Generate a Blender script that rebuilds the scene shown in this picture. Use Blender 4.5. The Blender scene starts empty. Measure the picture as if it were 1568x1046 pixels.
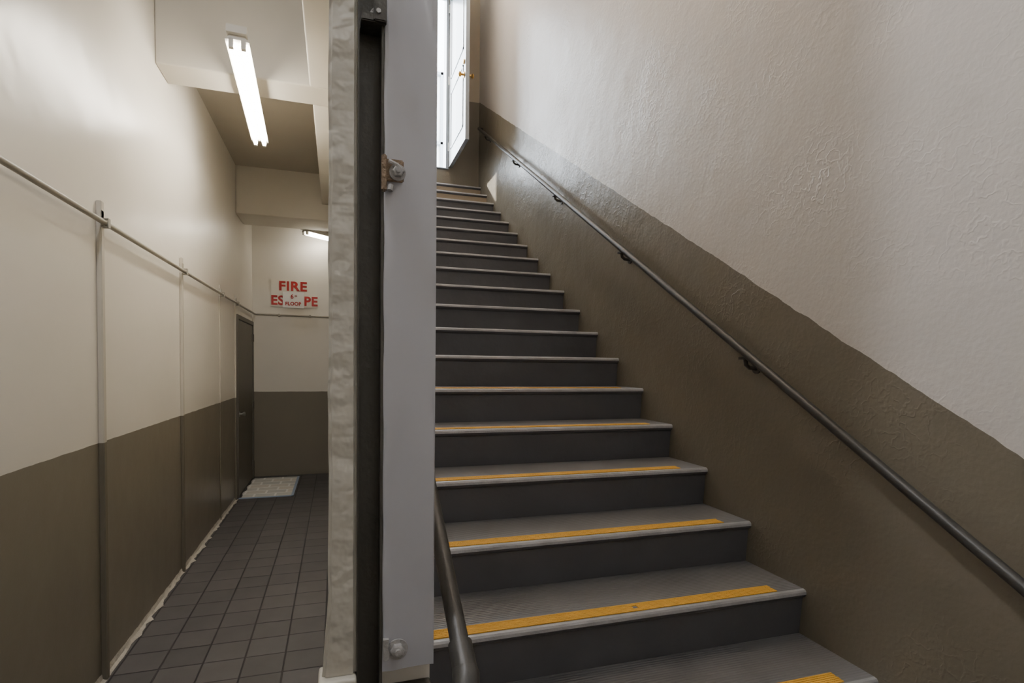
import bpy, bmesh, math, random
from mathutils import Vector, Matrix
random.seed(4)
S=bpy.context.scene
# ------------------------------------------------------------------ materials
def mat(name,col,rough=.5,metal=0,var=.08,vscale=3,bump=0,bscale=40,bdist=.01,coat=0,spec=.5,detail=4):
    m=bpy.data.materials.new(name);m.use_nodes=True
    nt=m.node_tree;N=nt.nodes;L=nt.links
    b=N['Principled BSDF']
    b.inputs['Roughness'].default_value=rough;b.inputs['Metallic'].default_value=metal
    b.inputs['Coat Weight'].default_value=coat;b.inputs['Coat Roughness'].default_value=.25
    b.inputs['Specular IOR Level'].default_value=spec
    g=N.new('ShaderNodeNewGeometry')
    n=N.new('ShaderNodeTexNoise');n.inputs['Scale'].default_value=vscale;n.inputs['Detail'].default_value=detail
    L.new(g.outputs['Position'],n.inputs['Vector'])
    mx=N.new('ShaderNodeMix');mx.data_type='RGBA'
    mx.inputs['A'].default_value=(*[c*(1-var) for c in col],1);mx.inputs['B'].default_value=(*[min(1,c*(1+var)) for c in col],1)
    L.new(n.outputs['Fac'],mx.inputs['Factor']);L.new(mx.outputs['Result'],b.inputs['Base Color'])
    if bump>0:
        n2=N.new('ShaderNodeTexNoise');n2.inputs['Scale'].default_value=bscale;n2.inputs['Detail'].default_value=3
        L.new(g.outputs['Position'],n2.inputs['Vector'])
        bp=N.new('ShaderNodeBump');bp.inputs['Strength'].default_value=bump;bp.inputs['Distance'].default_value=bdist
        L.new(n2.outputs['Fac'],bp.inputs['Height']);L.new(bp.outputs['Normal'],b.inputs['Normal'])
    return m
def emis(name,col,s):
    m=bpy.data.materials.new(name);m.use_nodes=True
    b=m.node_tree.nodes['Principled BSDF'];b.inputs['Base Color'].default_value=(.9,.9,.9,1)
    b.inputs['Emission Color'].default_value=(*col,1);b.inputs['Emission Strength'].default_value=s
    return m
BROWN=(.190,.168,.127);CREAM=(.73,.690,.62)
def wallmat(name,slope,b0,upper=CREAM,lower=BROWN,rough=.38,bump=.35,big=.5,wob=.006,worm=1,dist=.012,rv=.12,bigs=5,bigd=4):
    """two tone painted plaster: lower colour where Z < slope*Y+b0"""
    m=bpy.data.materials.new(name);m.use_nodes=True
    nt=m.node_tree;N=nt.nodes;L=nt.links;P=N['Principled BSDF']
    g=N.new('ShaderNodeNewGeometry');sx=N.new('ShaderNodeSeparateXYZ');L.new(g.outputs['Position'],sx.inputs[0])
    def M(op,a,b=None,c=None):
        x=N.new('ShaderNodeMath');x.operation=op
        for i,v in enumerate((a,b,c)):
            if v is None: continue
            if isinstance(v,(int,float)): x.inputs[i].default_value=v
            else: L.new(v,x.inputs[i])
        return x.outputs[0]
    def noise(sc,det=3,ro=.5):
        n=N.new('ShaderNodeTexNoise');n.inputs['Scale'].default_value=sc;n.inputs['Detail'].default_value=det;n.inputs['Roughness'].default_value=ro
        L.new(g.outputs['Position'],n.inputs['Vector']);return n.outputs['Fac']
    line=M('MULTIPLY_ADD',sx.outputs['Y'],slope,b0)
    d=M('SUBTRACT',sx.outputs['Z'],line)
    d=M('ADD',d,M('MULTIPLY',M('SUBTRACT',noise(9,3),.5),wob*4))
    fac=M('GREATER_THAN',d,0)
    v=noise(1.7,5,.6)
    def tint(c,a):
        mx=N.new('ShaderNodeMix');mx.data_type='RGBA';L.new(v,mx.inputs['Factor'])
        mx.inputs['A'].default_value=(*[k*(1-a) for k in c],1);mx.inputs['B'].default_value=(*[k*(1+a) for k in c],1);return mx.outputs['Result']
    mx=N.new('ShaderNodeMix');mx.data_type='RGBA';L.new(fac,mx.inputs['Factor'])
    L.new(tint(lower,.07),mx.inputs['A']);L.new(tint(upper,.03),mx.inputs['B'])
    L.new(mx.outputs['Result'],P.inputs['Base Color'])
    L.new(M('MULTIPLY_ADD',noise(3,2),rv,rough-rv/2),P.inputs['Roughness'])
    h=M('ADD',M('MULTIPLY',noise(60,2),bump),M('MULTIPLY',noise(bigs,bigd,.5),big))
    if worm>0:
        r=M('ABSOLUTE',M('SUBTRACT',noise(22,2),.5))
        patch=M('MULTIPLY',M('MAXIMUM',M('SUBTRACT',noise(2.3,2),.44),0),4)
        h=M('ADD',h,M('MULTIPLY',M('MULTIPLY',M('SUBTRACT',.06,M('MINIMUM',r,.06)),patch),worm*2))
    bp=N.new('ShaderNodeBump');bp.inputs['Strength'].default_value=.75;bp.inputs['Distance'].default_value=dist
    L.new(h,bp.inputs['Height']);L.new(bp.outputs['Normal'],P.inputs['Normal'])
    return m
# stair constants
XW=1.713;T=.3004;Y1=1.6391;Z1=-.8435;R=.18;SL=R/T
FL=-1.566;XL=-1.093;YF=8.264;YE=6.87
def nY(i):return Y1+(i-1)*T
def nZ(i):return Z1+(i-1)*R
m_right=wallmat('paint_stair_wall',SL,Z1+1.019-SL*Y1,upper=(.645,.615,.585),big=.9,bump=.14,rough=.36,worm=1.0,dist=.012)
m_left=wallmat('paint_corridor_wall',0,-.396,rough=.29,big=.6,bump=.03,wob=.002,worm=0,rv=.05,bigs=3.4,bigd=2)
m_batten=wallmat('paint_batten_shaded',0,-.396,upper=(.50,.465,.40),lower=(.15,.132,.098),rough=.4,big=.2,bump=.05,wob=.002,worm=0)  # darker than the wall paint: shading on the battens put into the colour
m_far=wallmat('paint_far_wall',0,-.396,rough=.5,big=.2,bump=.03,wob=.002,worm=0)
m_end=wallmat('paint_end_wall',0,3.30,rough=.42,big=.3,bump=.1,wob=.002,upper=(.52,.44,.33),worm=0)
m_ceil=mat('paint_ceiling',(.45,.41,.34),.5,bump=.12,bscale=8,var=.05)
m_beam=mat('paint_beam',(.62,.58,.50),.42,bump=.15,bscale=8,var=.04)
m_plain=mat('paint_cream',CREAM,.5,bump=.2,bscale=10)
m_plaster=mat('plaster_end',(.47,.445,.385),.45,bump=1.0,bscale=16,bdist=.013,var=.05,vscale=7)
m_channel=mat('steel_channel_dark',(.055,.050,.040),.42,bump=.15,bscale=60,var=.15)
m_plate=mat('steel_plate_grey',(.42,.42,.45),.26,bump=.12,bscale=7,bdist=.02,var=.04,coat=.3)
m_rail=mat('handrail_paint',(.042,.040,.036),.42,bump=.1,bscale=80,var=.2)
m_rust=mat('rust',(.24,.17,.11),.7,bump=.6,bscale=120,var=.5,vscale=60)
m_bolt=mat('bolt_paint',(.34,.33,.32),.4,bump=.4,bscale=100,var=.2,vscale=40)
m_nose=mat('worn_nosing',(.38,.385,.40),.34,var=.35,vscale=14,bump=.3,bscale=60,detail=6)
m_riser=mat('riser_paint',(.096,.096,.105),.40,var=.2,vscale=6,bump=.3,bscale=14)
m_riser_tan=mat('riser_tan',(.30,.24,.17),.5,var=.15)  # warm light on the top risers put into the colour
m_yel=mat('anti_slip_yellow',(.86,.46,.05),.65,var=.18,vscale=30,bump=.5,bscale=200)
m_door=mat('door_brown',(.11,.10,.08),.5,var=.1)
m_leaf=mat('door_leaf_paint',(.27,.30,.33),.25,var=.05,coat=.3)
m_brass=mat('brass',(.62,.38,.12),.28,1,var=.1)
m_steel=mat('steel',(.5,.5,.48),.35,1,var=.1)
m_conduit=mat('conduit',(.30,.28,.235),.42,var=.15,vscale=10)
m_white=mat('white_enamel',(.50,.48,.43),.4,var=.04)
m_sign=mat('sign_board',(.74,.70,.62),.45,var=.04)
m_red=mat('sign_red',(.42,.015,.013),.5,var=.1)
m_paper=mat('note_paper',(.88,.87,.85),.6,var=.04)
m_tape=mat('blue_tape',(.30,.38,.52),.5,var=.1)
m_caulk=mat('caulk',(.44,.41,.36),.7,var=.35,vscale=20,bump=.6,bscale=60)
m_ext=mat('white_stucco',(.85,.86,.88),.7,var=.03)
m_tube=emis('fluorescent_tube',(1,.92,.79),84)
m_tube_far=emis('fluorescent_tube_far',(1,.93,.80),38)
m_dome=emis('dome_glass',(.93,.95,1),620)
m_tube2=emis('fluorescent_tube_stair',(1,.83,.67),98)
m_tube3=emis('fluorescent_tube_cool',(.92,.95,1),52)
def treadmat():
    m=mat('tread_paint',(.178,.178,.184),.42,var=.35,vscale=5,detail=8)
    nt=m.node_tree;N=nt.nodes;L=nt.links;P=N['Principled BSDF']
    g=N.new('ShaderNodeNewGeometry');sx=N.new('ShaderNodeSeparateXYZ');L.new(g.outputs['Position'],sx.inputs[0])
    a=N.new('ShaderNodeMath');a.operation='MULTIPLY';a.inputs[1].default_value=2*math.pi/.0125;L.new(sx.outputs['Y'],a.inputs[0])
    s=N.new('ShaderNodeMath');s.operation='SINE';L.new(a.outputs[0],s.inputs[0])
    n=N.new('ShaderNodeTexNoise');n.inputs['Scale'].default_value=4;n.inputs['Detail'].default_value=4;L.new(g.outputs['Position'],n.inputs['Vector'])
    mm=N.new('ShaderNodeMath');mm.operation='MULTIPLY';L.new(s.outputs[0],mm.inputs[0]);L.new(n.outputs['Fac'],mm.inputs[1])
    b=N.new('ShaderNodeBump');b.inputs['Strength'].default_value=.35;b.inputs['Distance'].default_value=.003
    L.new(mm.outputs[0],b.inputs['Height']);L.new(b.outputs['Normal'],P.inputs['Normal'])
    return m
m_tread=treadmat()
def tilemat():
    m=bpy.data.materials.new('quarry_tile');m.use_nodes=True
    nt=m.node_tree;N=nt.nodes;L=nt.links;P=N['Principled BSDF']
    g=N.new('ShaderNodeNewGeometry')
    mp=N.new('ShaderNodeMapping');mp.inputs['Location'].default_value=(.06,.03,0);L.new(g.outputs['Position'],mp.inputs['Vector'])
    b=N.new('ShaderNodeTexBrick');b.offset=0;b.squash=1
    for k,v in {'Scale':1,'Mortar Size':.005,'Mortar Smooth':.25,'Bias':0,'Brick Width':.2,'Row Height':.2}.items(): b.inputs[k].default_value=v
    b.inputs['Color1'].default_value=(.072,.068,.070,1);b.inputs['Color2'].default_value=(.095,.089,.091,1);b.inputs['Mortar'].default_value=(.018,.017,.020,1)
    L.new(mp.outputs[0],b.inputs['Vector'])
    n=N.new('ShaderNodeTexNoise');n.inputs['Scale'].default_value=7;n.inputs['Detail'].default_value=8;L.new(g.outputs['Position'],n.inputs['Vector'])
    mr=N.new('ShaderNodeMapRange');mr.inputs['To Min'].default_value=.75;mr.inputs['To Max'].default_value=1.25;L.new(n.outputs['Fac'],mr.inputs['Value'])
    mx=N.new('ShaderNodeMix');mx.data_type='RGBA';mx.blend_type='MULTIPLY';mx.inputs['Factor'].default_value=1
    L.new(b.outputs['Color'],mx.inputs['A']);L.new(mr.outputs[0],mx.inputs['B'])
    L.new(mx.outputs['Result'],P.inputs['Base Color']);P.inputs['Roughness'].default_value=.45
    bp=N.new('ShaderNodeBump');bp.inputs['Strength'].default_value=.8;bp.inputs['Distance'].default_value=.004;bp.invert=True
    L.new(b.outputs['Fac'],bp.inputs['Height']);L.new(bp.outputs['Normal'],P.inputs['Normal'])
    return m
m_tile=tilemat()
def newsmat():
    m=mat('newsprint',(.62,.61,.58),.7,var=.1)
    nt=m.node_tree;N=nt.nodes;L=nt.links;P=N['Principled BSDF']
    g=N.new('ShaderNodeNewGeometry')
    b=N.new('ShaderNodeTexBrick');b.inputs['Scale'].default_value=1
    b.inputs['Mortar Size'].default_value=.012;b.inputs['Brick Width'].default_value=.23;b.inputs['Row Height'].default_value=.17
    b.inputs['Color1'].default_value=(.58,.58,.56,1);b.inputs['Color2'].default_value=(.70,.66,.60,1);b.inputs['Mortar'].default_value=(.84,.83,.80,1)
    L.new(g.outputs['Position'],b.inputs['Vector']);L.new(b.outputs['Color'],P.inputs['Base Color'])
    return m
m_news=newsmat()
# ------------------------------------------------------------------ mesh helpers
def obj(name,bm,mats,parent=None,smooth=False):
    me=bpy.data.meshes.new(name);bmesh.ops.recalc_face_normals(bm,faces=bm.faces);bm.to_mesh(me);bm.free()
    for m in (mats if isinstance(mats,(list,tuple)) else [mats]): me.materials.append(m)
    if smooth:
        for p in me.polygons:p.use_smooth=True
        try: me.set_sharp_from_angle(angle=math.radians(40))
        except Exception: pass
    o=bpy.data.objects.new(name,me);S.collection.objects.link(o)
    if parent:o.parent=parent
    return o
def empty(name):
    o=bpy.data.objects.new(name,None);S.collection.objects.link(o);return o
def abox(bm,a,b,mi=0):
    x0,y0,z0=a;x1,y1,z1=b
    v=[bm.verts.new(p) for p in [(x0,y0,z0),(x1,y0,z0),(x1,y1,z0),(x0,y1,z0),(x0,y0,z1),(x1,y0,z1),(x1,y1,z1),(x0,y1,z1)]]
    fs=[]
    for f in [(0,3,2,1),(4,5,6,7),(0,1,5,4),(1,2,6,5),(2,3,7,6),(3,0,4,7)]:
        q=bm.faces.new([v[i] for i in f]);q.material_index=mi;fs.append(q)
    return v,fs
def box(name,a,b,m,parent=None,bevel=0):
    bm=bmesh.new();abox(bm,a,b)
    if bevel: bmesh.ops.bevel(bm,geom=bm.edges[:],offset=bevel,segments=3,profile=.6,affect='EDGES')
    return obj(name,bm,m,parent,smooth=bevel>0)
def sweep(bm,pts,r,n=14,mi=0,cap=True):
    pts=[Vector(p) for p in pts];rings=[]
    up=Vector((0,0,1))
    for i,p in enumerate(pts):
        t=(pts[min(i+1,len(pts)-1)]-pts[max(i-1,0)]).normalized()
        u=up if abs(t.dot(up))<.95 else Vector((1,0,0))
        s=t.cross(u).normalized();w=s.cross(t)
        rr=r[i] if isinstance(r,(list,tuple)) else r
        rings.append([bm.verts.new(p+rr*(math.cos(2*math.pi*k/n)*s+math.sin(2*math.pi*k/n)*w)) for k in range(n)])
    for a,b in zip(rings,rings[1:]):
        for k in range(n):
            f=bm.faces.new((a[k],a[(k+1)%n],b[(k+1)%n],b[k]));f.material_index=mi
    if cap:
        for q in (rings[0],rings[-1]):
            f=bm.faces.new(q);f.material_index=mi
def hexbolt(bm,c,ax,r,h,mi=0,n=6):
    c=Vector(c);ax=Vector(ax).normalized()
    sweep(bm,[c,c+ax*h*.3],r*1.5,20,mi)
    sweep(bm,[c+ax*h*.3,c+ax*h*.9,c+ax*h],[r,r,r*.85],n,mi)
    sweep(bm,[c+ax*h,c+ax*h*1.5],r*.45,10,mi)
# ------------------------------------------------------------------ shell
box('floor',(XL-.15,-2.4,FL-.15),(XW+.15,YF+.15,FL),m_tile)
box('wall_left',(XL-.15,-2.4,FL),(XL,YF+.15,3.0),m_left)
box('wall_right',(XW,-2.4,FL),(XW+.15,YE,4.95),m_right)
box('wall_far',(XL,YF,FL),(.65,YF+.15,2.12),m_far)
box('wall_far_light_block',(.5,7.02,FL),(.65,YF,2.12),m_far)  # unseen wall, added to keep outdoor light out of the corridor end
box('wall_back',(XL,-2.4,FL),(XW,-2.25,4.95),m_plain)
box('ceiling_stairwell',(-.013,-2.25,4.95),(XW+.15,YE+.15,5.1),m_plain)
box('ceiling_corridor',(XL,-2.25,2.62),(-.013,4.07,2.75),m_ceil)
box('ceiling_corridor_mid',(XL,4.35,2.24),(-.013,7.0,2.36),m_ceil)
box('ceiling_corridor_far',(XL,7.55,2.0),(.5,YF,2.12),m_ceil)
box('wall_upper',(-.16,-2.25,2.75),(-.013,1.04,4.95),m_plain)
box('trim_1',(XL,4.07,1.885),(-.013,4.35,2.76),m_beam,bevel=.012)
box('trim_2',(XL,7.0,1.70),(-.013,7.55,2.37),m_beam,bevel=.012)
box('trim_3',(-.175,1.04,1.885),(-.013,4.07,2.62),m_beam,bevel=.012)
box('trim_4',(-.165,4.35,1.885),(-.013,7.0,2.24),m_beam,bevel=.012)
# divider between corridor and stairs
box('wall_divider',(-.013,1.045,FL),(.172,7.55,4.95),m_plain)
bm=bmesh.new();abox(bm,(-.0130,1.0,-.55),(.0346,1.045,4.95))
bmesh.ops.subdivide_edges(bm,edges=[e for e in bm.edges if abs(e.verts[0].co.z-e.verts[1].co.z)>1],cuts=120)
bmesh.ops.bevel(bm,geom=[e for e in bm.edges if all(abs(v.co.y-1.0)<1e-5 for v in e.verts) and abs(e.verts[0].co.z-e.verts[1].co.z)>.01],offset=.006,segments=3,affect='EDGES')
for v in bm.verts:
    z=v.co.z
    if v.co.x<.01 and v.co.y<1.03: v.co.x+=.0010*math.sin(z*23)+.0007*math.sin(z*61+1)
    if v.co.y<1.03: v.co.y+=.0012*math.sin(z*31)
    if z<-.42 and v.co.x<.01: v.co.x-=.010*min(1,(-.42-z)/.12)
obj('trim_5',bm,m_plaster,smooth=True)
box('trim_6',(-.030,.985,-.60),(.0346,1.045,-.551),m_plaster,bevel=.006)
box('trim_7',(-.020,1.0,FL),(.172,1.045,-.602),m_channel,bevel=.004)
# ------------------------------------------------------------------ end wall and door at top of stairs
SZ=2.425; DX0=.42; DX1=1.325; DT=4.62
bm=bmesh.new()
abox(bm,(.172,YE,FL),(XW+.15,YE+.15,SZ))
abox(bm,(.172,YE,SZ),(DX0,YE+.15,4.95))
abox(bm,(DX1,YE,SZ),(XW+.15,YE+.15,4.95))
abox(bm,(DX0,YE,DT),(DX1,YE+.15,4.95))
obj('wall_stair_end',bm,m_end)
d=empty('door_2')
bm=bmesh.new()
abox(bm,(DX0,YE-.015,SZ),(DX0+.05,YE+.16,DT));abox(bm,(DX1-.035,YE-.015,SZ),(DX1,YE+.16,DT));abox(bm,(DX0,YE-.015,DT-.05),(DX1,YE+.16,DT))
abox(bm,(DX0,YE-.02,SZ),(DX1,YE+.17,SZ+.015))
bmesh.ops.bevel(bm,geom=bm.edges[:],offset=.003,segments=2,affect='EDGES')
obj('frame',bm,m_leaf,d)
bm=bmesh.new();lx=DX1+.0;ly0=YE-.94;ly1=YE-.02;lz0=SZ+.02;lz1=DT-.06
abox(bm,(lx,ly0,lz0),(lx+.042,ly1,lz1))
for a,b in [((ly0+.12,lz0+.18),(ly1-.12,lz0+.85)),((ly0+.12,lz0+1.02),(ly1-.12,lz1-.15))]:
    abox(bm,(lx-.006,a[0],a[1]),(lx,b[0],a[1]+.02));abox(bm,(lx-.006,a[0],b[1]-.02),(lx,b[0],b[1]))
    abox(bm,(lx-.006,a[0],a[1]),(lx,a[0]+.02,b[1]));abox(bm,(lx-.006,b[0]-.02,a[1]),(lx,b[0],b[1]))
obj('leaf',bm,m_leaf,d)
bm=bmesh.new();kz=3.16;ky=ly0+.07
sweep(bm,[(lx-.001,ky,kz),(lx-.008,ky,kz)],.032,18)
sweep(bm,[(lx-.008,ky,kz),(lx-.03,ky,kz),(lx-.038,ky,kz),(lx-.05,ky,kz),(lx-.062,ky,kz),(lx-.068,ky,kz)],[.012,.012,.022,.029,.024,.008],18)
sweep(bm,[(lx+.043,ky,kz),(lx+.075,ky,kz),(lx+.09,ky,kz),(lx+.105,ky,kz)],[.012,.012,.028,.02],18)
sweep(bm,[(lx-.001,ky,kz+.14),(lx-.014,ky,kz+.14)],.024,18)
obj('knob',bm,m_brass,d,True)
bm=bmesh.new()
for z in (lz0+.2,lz0+1.0,lz1-.25): sweep(bm,[(DX1-.004,YE-.026,z),(DX1-.004,YE-.026,z+.1)],.009,10)
obj('hinges',bm,m_steel,d,True)
# exterior landing
box('landing_exterior',(.18,YE+.155,SZ-.2),(3.2,10.2,SZ-.02),m_ext)
we=empty('building_facade')
bm=bmesh.new()
abox(bm,(.9,9.4,SZ-.02),(3.2,9.55,6.5));obj('stucco',bm,m_ext,we)
bm=bmesh.new()
for x in (1.30,1.66,2.05): abox(bm,(x,9.34,SZ+.3),(x+.05,9.4,4.9))
for z in (SZ+.3,3.7,4.85): abox(bm,(1.30,9.34,z),(2.10,9.4,z+.05))
bmesh.ops.bevel(bm,geom=bm.edges[:],offset=.004,segments=2,affect='EDGES')
obj('frame',bm,m_leaf,we)
# ------------------------------------------------------------------ stairs
st=empty('staircase')
NT=18;bm=bmesh.new();x0,x1=.1735,XW-.0015
prof=[]
prof.append((nY(-2)+.028,FL+.001,2))
for i in range(-2,NT+1):
    y,z=nY(i),nZ(i)
    prof.append((y+.018,z-.036,2))
    prof.append((y+.006,z-.028,2))
    prof.append((y,z-.018,1))
    prof.append((y+.001,z-.008,1))
    prof.append((y+.006,z-.002,1))
    prof.append((y+.016,z,0))
    if i<NT: prof.append((nY(i+1)+.030,z,2))
    else: prof.append((YE-.002,z,0))
vl=[(bm.verts.new((x0,p[0],p[1])),bm.verts.new((x1,p[0],p[1]))) for p in prof]
for k in range(len(prof)-1):
    a,b=vl[k],vl[k+1]
    y,z=prof[k][0],prof[k][1];y2,z2=prof[k+1][0],prof[k+1][1]
    f=bm.faces.new((a[0],a[1],b[1],b[0]))
    if abs(z2-z)<1e-6 : f.material_index=0
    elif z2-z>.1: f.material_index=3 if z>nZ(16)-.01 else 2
    elif prof[k][2]==2 : f.material_index=2
    else: f.material_index=1
e0=bm.verts.new((x0,YE-.002,FL+.001));e1=bm.verts.new((x1,YE-.002,FL+.001))
bm.faces.new([v[0] for v in vl]+[e0]);bm.faces.new([v[1] for v in reversed(vl)]+[e1])
bm.faces.new((vl[-1][0],vl[-1][1],e1,e0))
for f in bm.faces:
    if len(f.verts)>6:f.material_index=2
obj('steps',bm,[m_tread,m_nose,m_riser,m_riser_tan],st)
bm=bmesh.new()
for i in range(-2,6):
    y,z=nY(i),nZ(i);xe=XW-.125+random.uniform(-.015,.01);xs=.215
    for k in range(6):
        ya=y+.020+k*.0095
        a=(xs+random.uniform(0,.006),ya,z-.001);b=(xe+random.uniform(-.006,.0),ya+.0068,z+.0032)
        if i==1 and k in (2,3):
            abox(bm,a,(.988,b[1],b[2]));abox(bm,(1.008,ya,z-.001),b)
        else: abox(bm,a,b)
obj('anti_slip_strips',bm,m_yel,st)
# ------------------------------------------------------------------ handrails
def rail(name,X,wallx,ya,yb,brs,side):
    e=empty(name);h=.732
    Z=lambda y:Z1+h+(y-Y1)*SL
    bm=bmesh.new();r=.0175
    pts=[(X,ya+(yb-ya)*k/8,Z(ya+(yb-ya)*k/8)) for k in range(9)]
    if side=='r':
        tip=Vector(pts[-1])
        pts+= [tuple(tip+Vector((.006,.03,.014))),tuple(tip+Vector((.03,.045,.018))),(wallx-.001,yb+.05,Z(yb)+.018)]
    sweep(bm,pts,r,18)
    if side=='l':
        p=Vector(pts[0]);
        sweep(bm,[p+Vector((0,.05,.05*SL)),p+Vector((0,.0,0))],.022,18)
        sweep(bm,[p+Vector((0,.01,.005)),p,p+Vector((-.004,-.022,-.022)),p+Vector((-.02,-.035,-.05)),p+Vector((-.02,-.036,-.35))],[.022,.024,.024,.021,.0175],18)
    obj('rail',bm,m_rail,e,True)
    bm=bmesh.new();s=1 if wallx>X else -1
    for y in brs:
        z=Z(y)
        sweep(bm,[(wallx-s*.001,y,z-.062),(wallx-s*.008,y,z-.062)],.024,20)
        sweep(bm,[(wallx-s*.006,y,z-.062),(X+s*.02,y,z-.060),(X+s*.004,y,z-.048),(X,y,z-.012)],[.010,.009,.009,.011],12)
        abox(bm,(X-.011,y-.03,z-.026),(X+.011,y+.03,z-.015))
    obj('brackets',bm,m_rail,e,True)
rail('handrail',XW-.063,XW,.35,6.62,[.85,1.93,3.02,4.12,5.22,6.3],'r')
rail('handrail',.216,.172,.925,6.6,[1.6,2.8,4.0,5.2,6.4],'l')
# ------------------------------------------------------------------ steel guide on wall end
g=empty('steel_door_guide')
bm=bmesh.new()
abox(bm,(.0346,1.036,-.60),(.080,1.0449,4.9))
abox(bm,(.0346,1.0,-.60),(.0372,1.037,4.9))
abox(bm,(.0745,1.0,-.60),(.0790,1.037,4.9))
obj('channel',bm,m_channel,g)
bm=bmesh.new()
n=220;cols=[(.0790,1.001),(.0815,.9985),(.086,.9975),(.095,.998),(.110,.9995),(.125,1.0),(.140,1.0),(.150,.999),(.160,.9985),(.1690,.9975),(.1716,.999),(.1722,1.004),(.1722,1.044)]
grid=[]
for k in range(n+1):
    z=-.553+(4.9+.553)*k/n
    row=[]
    for j,(x,y) in enumerate(cols):
        w=max(0,min(1,(z-.28)/.25))
        yy=y+((.0022*math.sin(z*9+x*40)+w*.0045*math.sin(z*15+x*55)) if 2<j<10 else 0)
        xx=x+(.0010*math.sin(z*37)*(1 if j<2 else 0))
        row.append(bm.verts.new((xx,yy,z)))
    grid.append(row)
for a,b in zip(grid,grid[1:]):
    for j in range(len(cols)-1): bm.faces.new((a[j],a[j+1],b[j+1],b[j]))
c=[bm.verts.new((cols[0][0],1.044,-.553))]
bm.faces.new(grid[0]+c)
obj('plate',bm,m_plate,g,True)
bm=bmesh.new()
abox(bm,(.074,.988,.318),(.112,.995,.356));abox(bm,(.074,.984,.300),(.083,.997,.362))
bmesh.ops.bevel(bm,geom=bm.edges[:],offset=.002,segments=2,affect='EDGES')
obj('clip',bm,m_rust,g,True)
bm=bmesh.new()
hexbolt(bm,(.101,.988,.333),(0,-1,0),.0095,.012)
sweep(bm,[(.086,.982,.35),(.100,.978,.343),(.112,.984,.335)],.0035,8)
sweep(bm,[(.09,.986,.31),(.088,.984,.300)],.005,8)
hexbolt(bm,(.1055,.997,-.514),(0,-1,0),.0125,.012)
abox(bm,(.080,.990,-.530),(.090,.999,-.492))
hexbolt(bm,(.068,1.0,.600),(0,-1,0),.009,.012)
obj('bolts',bm,m_bolt,g,True)
bm=bmesh.new();abox(bm,(.040,.990,.585),(.082,1.036,.60));abox(bm,(.060,.985,.585),(.082,.992,.625))
bmesh.ops.bevel(bm,geom=bm.edges[:],offset=.002,segments=2,affect='EDGES')
obj('clip_upper',bm,m_channel,g,True)
# ------------------------------------------------------------------ corridor details
pw=empty('wall_panel_battens')
bm=bmesh.new()
for y,w,t in [(3.13,.034,.024),(4.60,.030,.020),(6.02,.016,.010),(6.86,.03,.018)]:
    abox(bm,(XL+.0005,y,FL+.001),(XL+t,y+w,.775-.003*y))
bmesh.ops.bevel(bm,geom=bm.edges[:],offset=.003,segments=2,affect='EDGES')
obj('battens',bm,m_batten,pw,True)
cp=empty('conduit_pipe')
bm=bmesh.new();px=XL+.035
sweep(bm,[(px,-2.2,.662),(px,2,.662),(px,5,.660),(px,YF-.06,.662),(px+.008,YF-.04,.662),(px+.03,YF-.03,.662),(-.02,YF-.03,.655)],.0125,12)
obj('pipe',bm,m_conduit,cp,True)
bm=bmesh.new()
for y in (.6,1.9,3.147,4.615,6.03,6.875):
    x0_=XL+.0005
    abox(bm,(x0_,y-.014,.640),(px+.0155,y+.014,.646));abox(bm,(x0_,y-.014,.678),(px+.0155,y+.014,.684));abox(bm,(px+.0125,y-.014,.64),(px+.0165,y+.014,.684))
    abox(bm,(x0_,y-.014,.684),(XL+.024,y+.014,.72))
for x in (-.75,-.35): abox(bm,(x-.012,YF-.048,.64),(x+.012,YF-.0005,.674))
obj('straps',bm,m_conduit,cp)
bm=bmesh.new();prev=None
for k in range(0,181):
    y=-2+k*.05
    if y>6.95:break
    w=.012+.012*random.random()+(.02 if random.random()<.08 else 0)
    cur=[bm.verts.new((XL+.0005,y,FL+.03+.01*random.random())),bm.verts.new((XL+.006,y,FL+.01)),bm.verts.new((XL+w,y,FL+.0015))]
    if prev:
        for j in range(2): bm.faces.new((prev[j],prev[j+1],cur[j+1],cur[j]))
    prev=cur
obj('caulk_left',bm,m_caulk,smooth=True)  # ragged caulk line at the floor edge; no baseboard here
# corridor door
d=empty('door_1');dy0,dy1=6.98,8.13;dz=.50
bm=bmesh.new();q=XL+.0005
abox(bm,(q,dy0-.05,FL),(XL+.03,dy0,dz+.05));abox(bm,(q,dy1,FL),(XL+.03,dy1+.05,dz+.05));abox(bm,(q,dy0,dz),(XL+.03,dy1,dz+.05))
bmesh.ops.bevel(bm,geom=bm.edges[:],offset=.004,segments=2,affect='EDGES')
obj('frame',bm,m_door,d,True)
bm=bmesh.new();abox(bm,(XL+.001,dy0+.004,FL+.01),(XL+.018,dy1-.004,dz-.004))
bmesh.ops.bevel(bm,geom=bm.edges[:],offset=.003,segments=2,affect='EDGES')
obj('leaf',bm,m_door,d,True)
bm=bmesh.new()
for z in (-1.42,-.62,.28):
    sweep(bm,[(XL+.032,dy1-.004,z),(XL+.032,dy1-.004,z+.1)],.009,10);abox(bm,(XL+.018,dy1-.04,z),(XL+.026,dy1,z+.1))
obj('hinges',bm,m_door,d,True)
bm=bmesh.new();kx=XL+.018
sweep(bm,[(kx,dy0+.09,-.60),(kx+.006,dy0+.09,-.60)],.03,18)
sweep(bm,[(kx+.006,dy0+.09,-.60),(kx+.03,dy0+.09,-.60),(kx+.04,dy0+.09,-.60),(kx+.058,dy0+.09,-.60),(kx+.066,dy0+.09,-.60)],[.011,.011,.024,.027,.014],18)
obj('knob',bm,m_steel,d,True)
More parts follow.
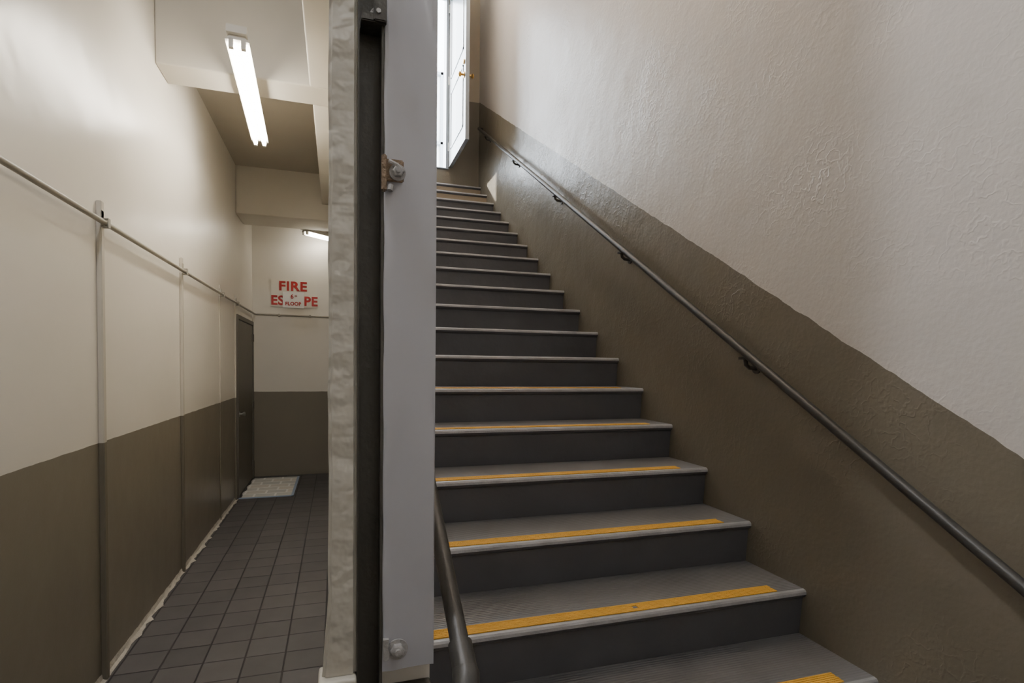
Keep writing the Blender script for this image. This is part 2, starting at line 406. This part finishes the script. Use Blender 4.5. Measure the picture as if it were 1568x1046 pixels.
# floor paper
d=empty('newspaper_floor_cover')
bm=bmesh.new();nx,ny=10,20
X0,X1,YA,YB=-1.055,-.50,6.95,8.10
G=[[bm.verts.new((X0+(X1-X0)*i/nx+(.012*math.sin(j) if i in(0,nx) else 0),YA+(YB-YA)*j/ny,FL+.004+.003*random.random())) for j in range(ny+1)] for i in range(nx+1)]
for i in range(nx):
    for j in range(ny): bm.faces.new((G[i][j],G[i+1][j],G[i+1][j+1],G[i][j+1]))
obj('sheets',bm,m_news,d,True)
bm=bmesh.new()
abox(bm,(X0-.02,YA-.02,FL+.001),(X1+.02,YA+.015,FL+.009));abox(bm,(X1-.008,YA-.02,FL+.001),(X1+.02,YB,FL+.0095))
obj('tape',bm,m_tape,d)
# fire escape sign
d=empty('fire_escape_sign')
bm=bmesh.new();abox(bm,(-.855,YF-.010,.775),(-.27,YF-.001,1.160))
bmesh.ops.bevel(bm,geom=bm.edges[:],offset=.003,segments=2,affect='EDGES')
obj('board',bm,m_sign,d)
def text(s,x,z,size,m,y,sx=1,off=.006,rot=0):
    c=bpy.data.curves.new('txt','FONT');c.body=s;c.size=size;c.extrude=.0008;c.offset=off;c.align_x='CENTER';c.space_character=1.08
    o=bpy.data.objects.new('txt',c);S.collection.objects.link(o)
    bpy.context.view_layer.update()
    me=bpy.data.meshes.new_from_object(o);bpy.data.objects.remove(o)
    t=bpy.data.objects.new('lettering',me);me.materials.clear();me.materials.append(m);S.collection.objects.link(t)
    t.rotation_euler=(math.pi/2,rot,0);t.location=(x,y,z);t.scale=(sx,1,1);t.parent=d
text('FIRE',-.575,1.005,.175,m_red,YF-.012,1.08)
text('ESCAPE',-.555,.805,.175,m_red,YF-.012,.98)
bm=bmesh.new();abox(bm,(-.705,YF-.020,.765),(-.430,YF-.0155,.985));obj('note',bm,m_paper,d)
text('6',-.585,.895,.080,m_red,YF-.0215,1,.002);text('FLOOR',-.568,.80,.066,m_red,YF-.0215,.95,.0025)
text('th',-.535,.92,.035,m_red,YF-.0215,1,.001)
# ------------------------------------------------------------------ light fixtures
def fixture(name,p0,p1,mt,w=.125,rod=0):
    e=empty(name);p0=Vector(p0);p1=Vector(p1);L=(p1-p0).length
    ang=math.atan2(-(p1-p0).x,(p1-p0).y)
    bm=bmesh.new()
    pr=[(-w/2,0),(-w*.36,.022),(-w*.3,.055),(w*.3,.055),(w*.36,.022),(w/2,0),(w*.2,.006),(-w*.2,.006)]
    a=[bm.verts.new((x,0,z)) for x,z in pr];b=[bm.verts.new((x,L,z)) for x,z in pr]
    for k in range(len(pr)): bm.faces.new((a[k],a[(k+1)%8],b[(k+1)%8],b[k]))
    bm.faces.new(a);bm.faces.new(b)
    for y in (0,L-.035):
        for x in (-.032,.032): abox(bm,(x-.012,y,-.038),(x+.012,y+.03,.01))
    obj('housing',bm,m_white,e)
    bm=bmesh.new()
    for x in (-.032,.032): sweep(bm,[(x,.03,-.018),(x,L-.034,-.018)],.016,10)
    obj('tubes',bm,mt,e,True)
    bm=bmesh.new()
    for y in (L*.15,L*.8): abox(bm,(-.03,y,.054),(.03,y+.04,.072))
    abox(bm,(-w*.42,-.03,.03),(w*.42,.03,.070))
    if rod:
        for y in (L*.15,L*.8): sweep(bm,[(0,y+.02,.07),(0,y+.02,rod)],.006,8)
    obj('mount',bm,m_white,e)
    e.location=p0;e.rotation_euler=(0,0,ang)
    return e
fixture('fluorescent_light',(-.535,3.50,1.812),(-.597,5.02,1.812),m_tube)
fixture('fluorescent_light',(-.40,7.86,1.74),(-.06,8.16,1.74),m_tube_far)
fixture('fluorescent_light',(1.0,1.7,4.10),(1.0,3.0,4.10),m_tube2,rod=.84)
fixture('fluorescent_light',(1.0,4.6,4.60),(1.0,5.8,4.60),m_tube2,rod=.34)  # unseen fixture, added to brighten and warm the stair top
fixture('fluorescent_light',(.75,-1.6,2.8),(.75,-.3,2.8),m_tube3,rod=2.14)
dl=empty('dome_ceiling_light')
bm=bmesh.new();sweep(bm,[(-.6,.80,2.619),(-.6,.80,2.585)],.10,28);obj('base',bm,m_white,dl,True)
bm=bmesh.new();sweep(bm,[(-.6,.80,2.585),(-.6,.80,2.55),(-.6,.80,2.52),(-.6,.80,2.505),(-.6,.80,2.50)],[.07,.068,.055,.03,.006],20);obj('glass',bm,m_dome,dl,True)
# ------------------------------------------------------------------ world + sun
w=bpy.data.worlds.new('World');S.world=w;w.use_nodes=True
bg=w.node_tree.nodes['Background'];bg.inputs['Color'].default_value=(.84,.92,1,1);bg.inputs['Strength'].default_value=20
sl=bpy.data.lights.new('sun','SUN');sl.energy=14;sl.angle=.03;sl.color=(1,.93,.82)
so=bpy.data.objects.new('sun',sl);S.collection.objects.link(so)
so.rotation_euler=Vector((.62,-.60,-.45)).to_track_quat('-Z','Y').to_euler()
# ------------------------------------------------------------------ camera
f,yaw,pitch,roll,cyy=845.45,.3082,-.0329,.0113,587.77
a=Vector((math.cos(yaw),-math.sin(yaw),0));dd=Vector((math.sin(yaw),math.cos(yaw),0));z=Vector((0,0,1))
F=dd*math.cos(pitch)+z*math.sin(pitch);U0=z*math.cos(pitch)-dd*math.sin(pitch)
Rv=a*math.cos(roll)+U0*math.sin(roll);U=-a*math.sin(roll)+U0*math.cos(roll)
cam=bpy.data.cameras.new('camera');cam.sensor_width=36;cam.sensor_fit='HORIZONTAL';cam.lens=f/1568*36;cam.shift_y=(cyy-523)/1568;cam.clip_start=.02
co=bpy.data.objects.new('camera',cam);S.collection.objects.link(co)
co.matrix_world=Matrix(((Rv.x,U.x,-F.x,0),(Rv.y,U.y,-F.y,0),(Rv.z,U.z,-F.z,0),(0,0,0,1)))
S.camera=co
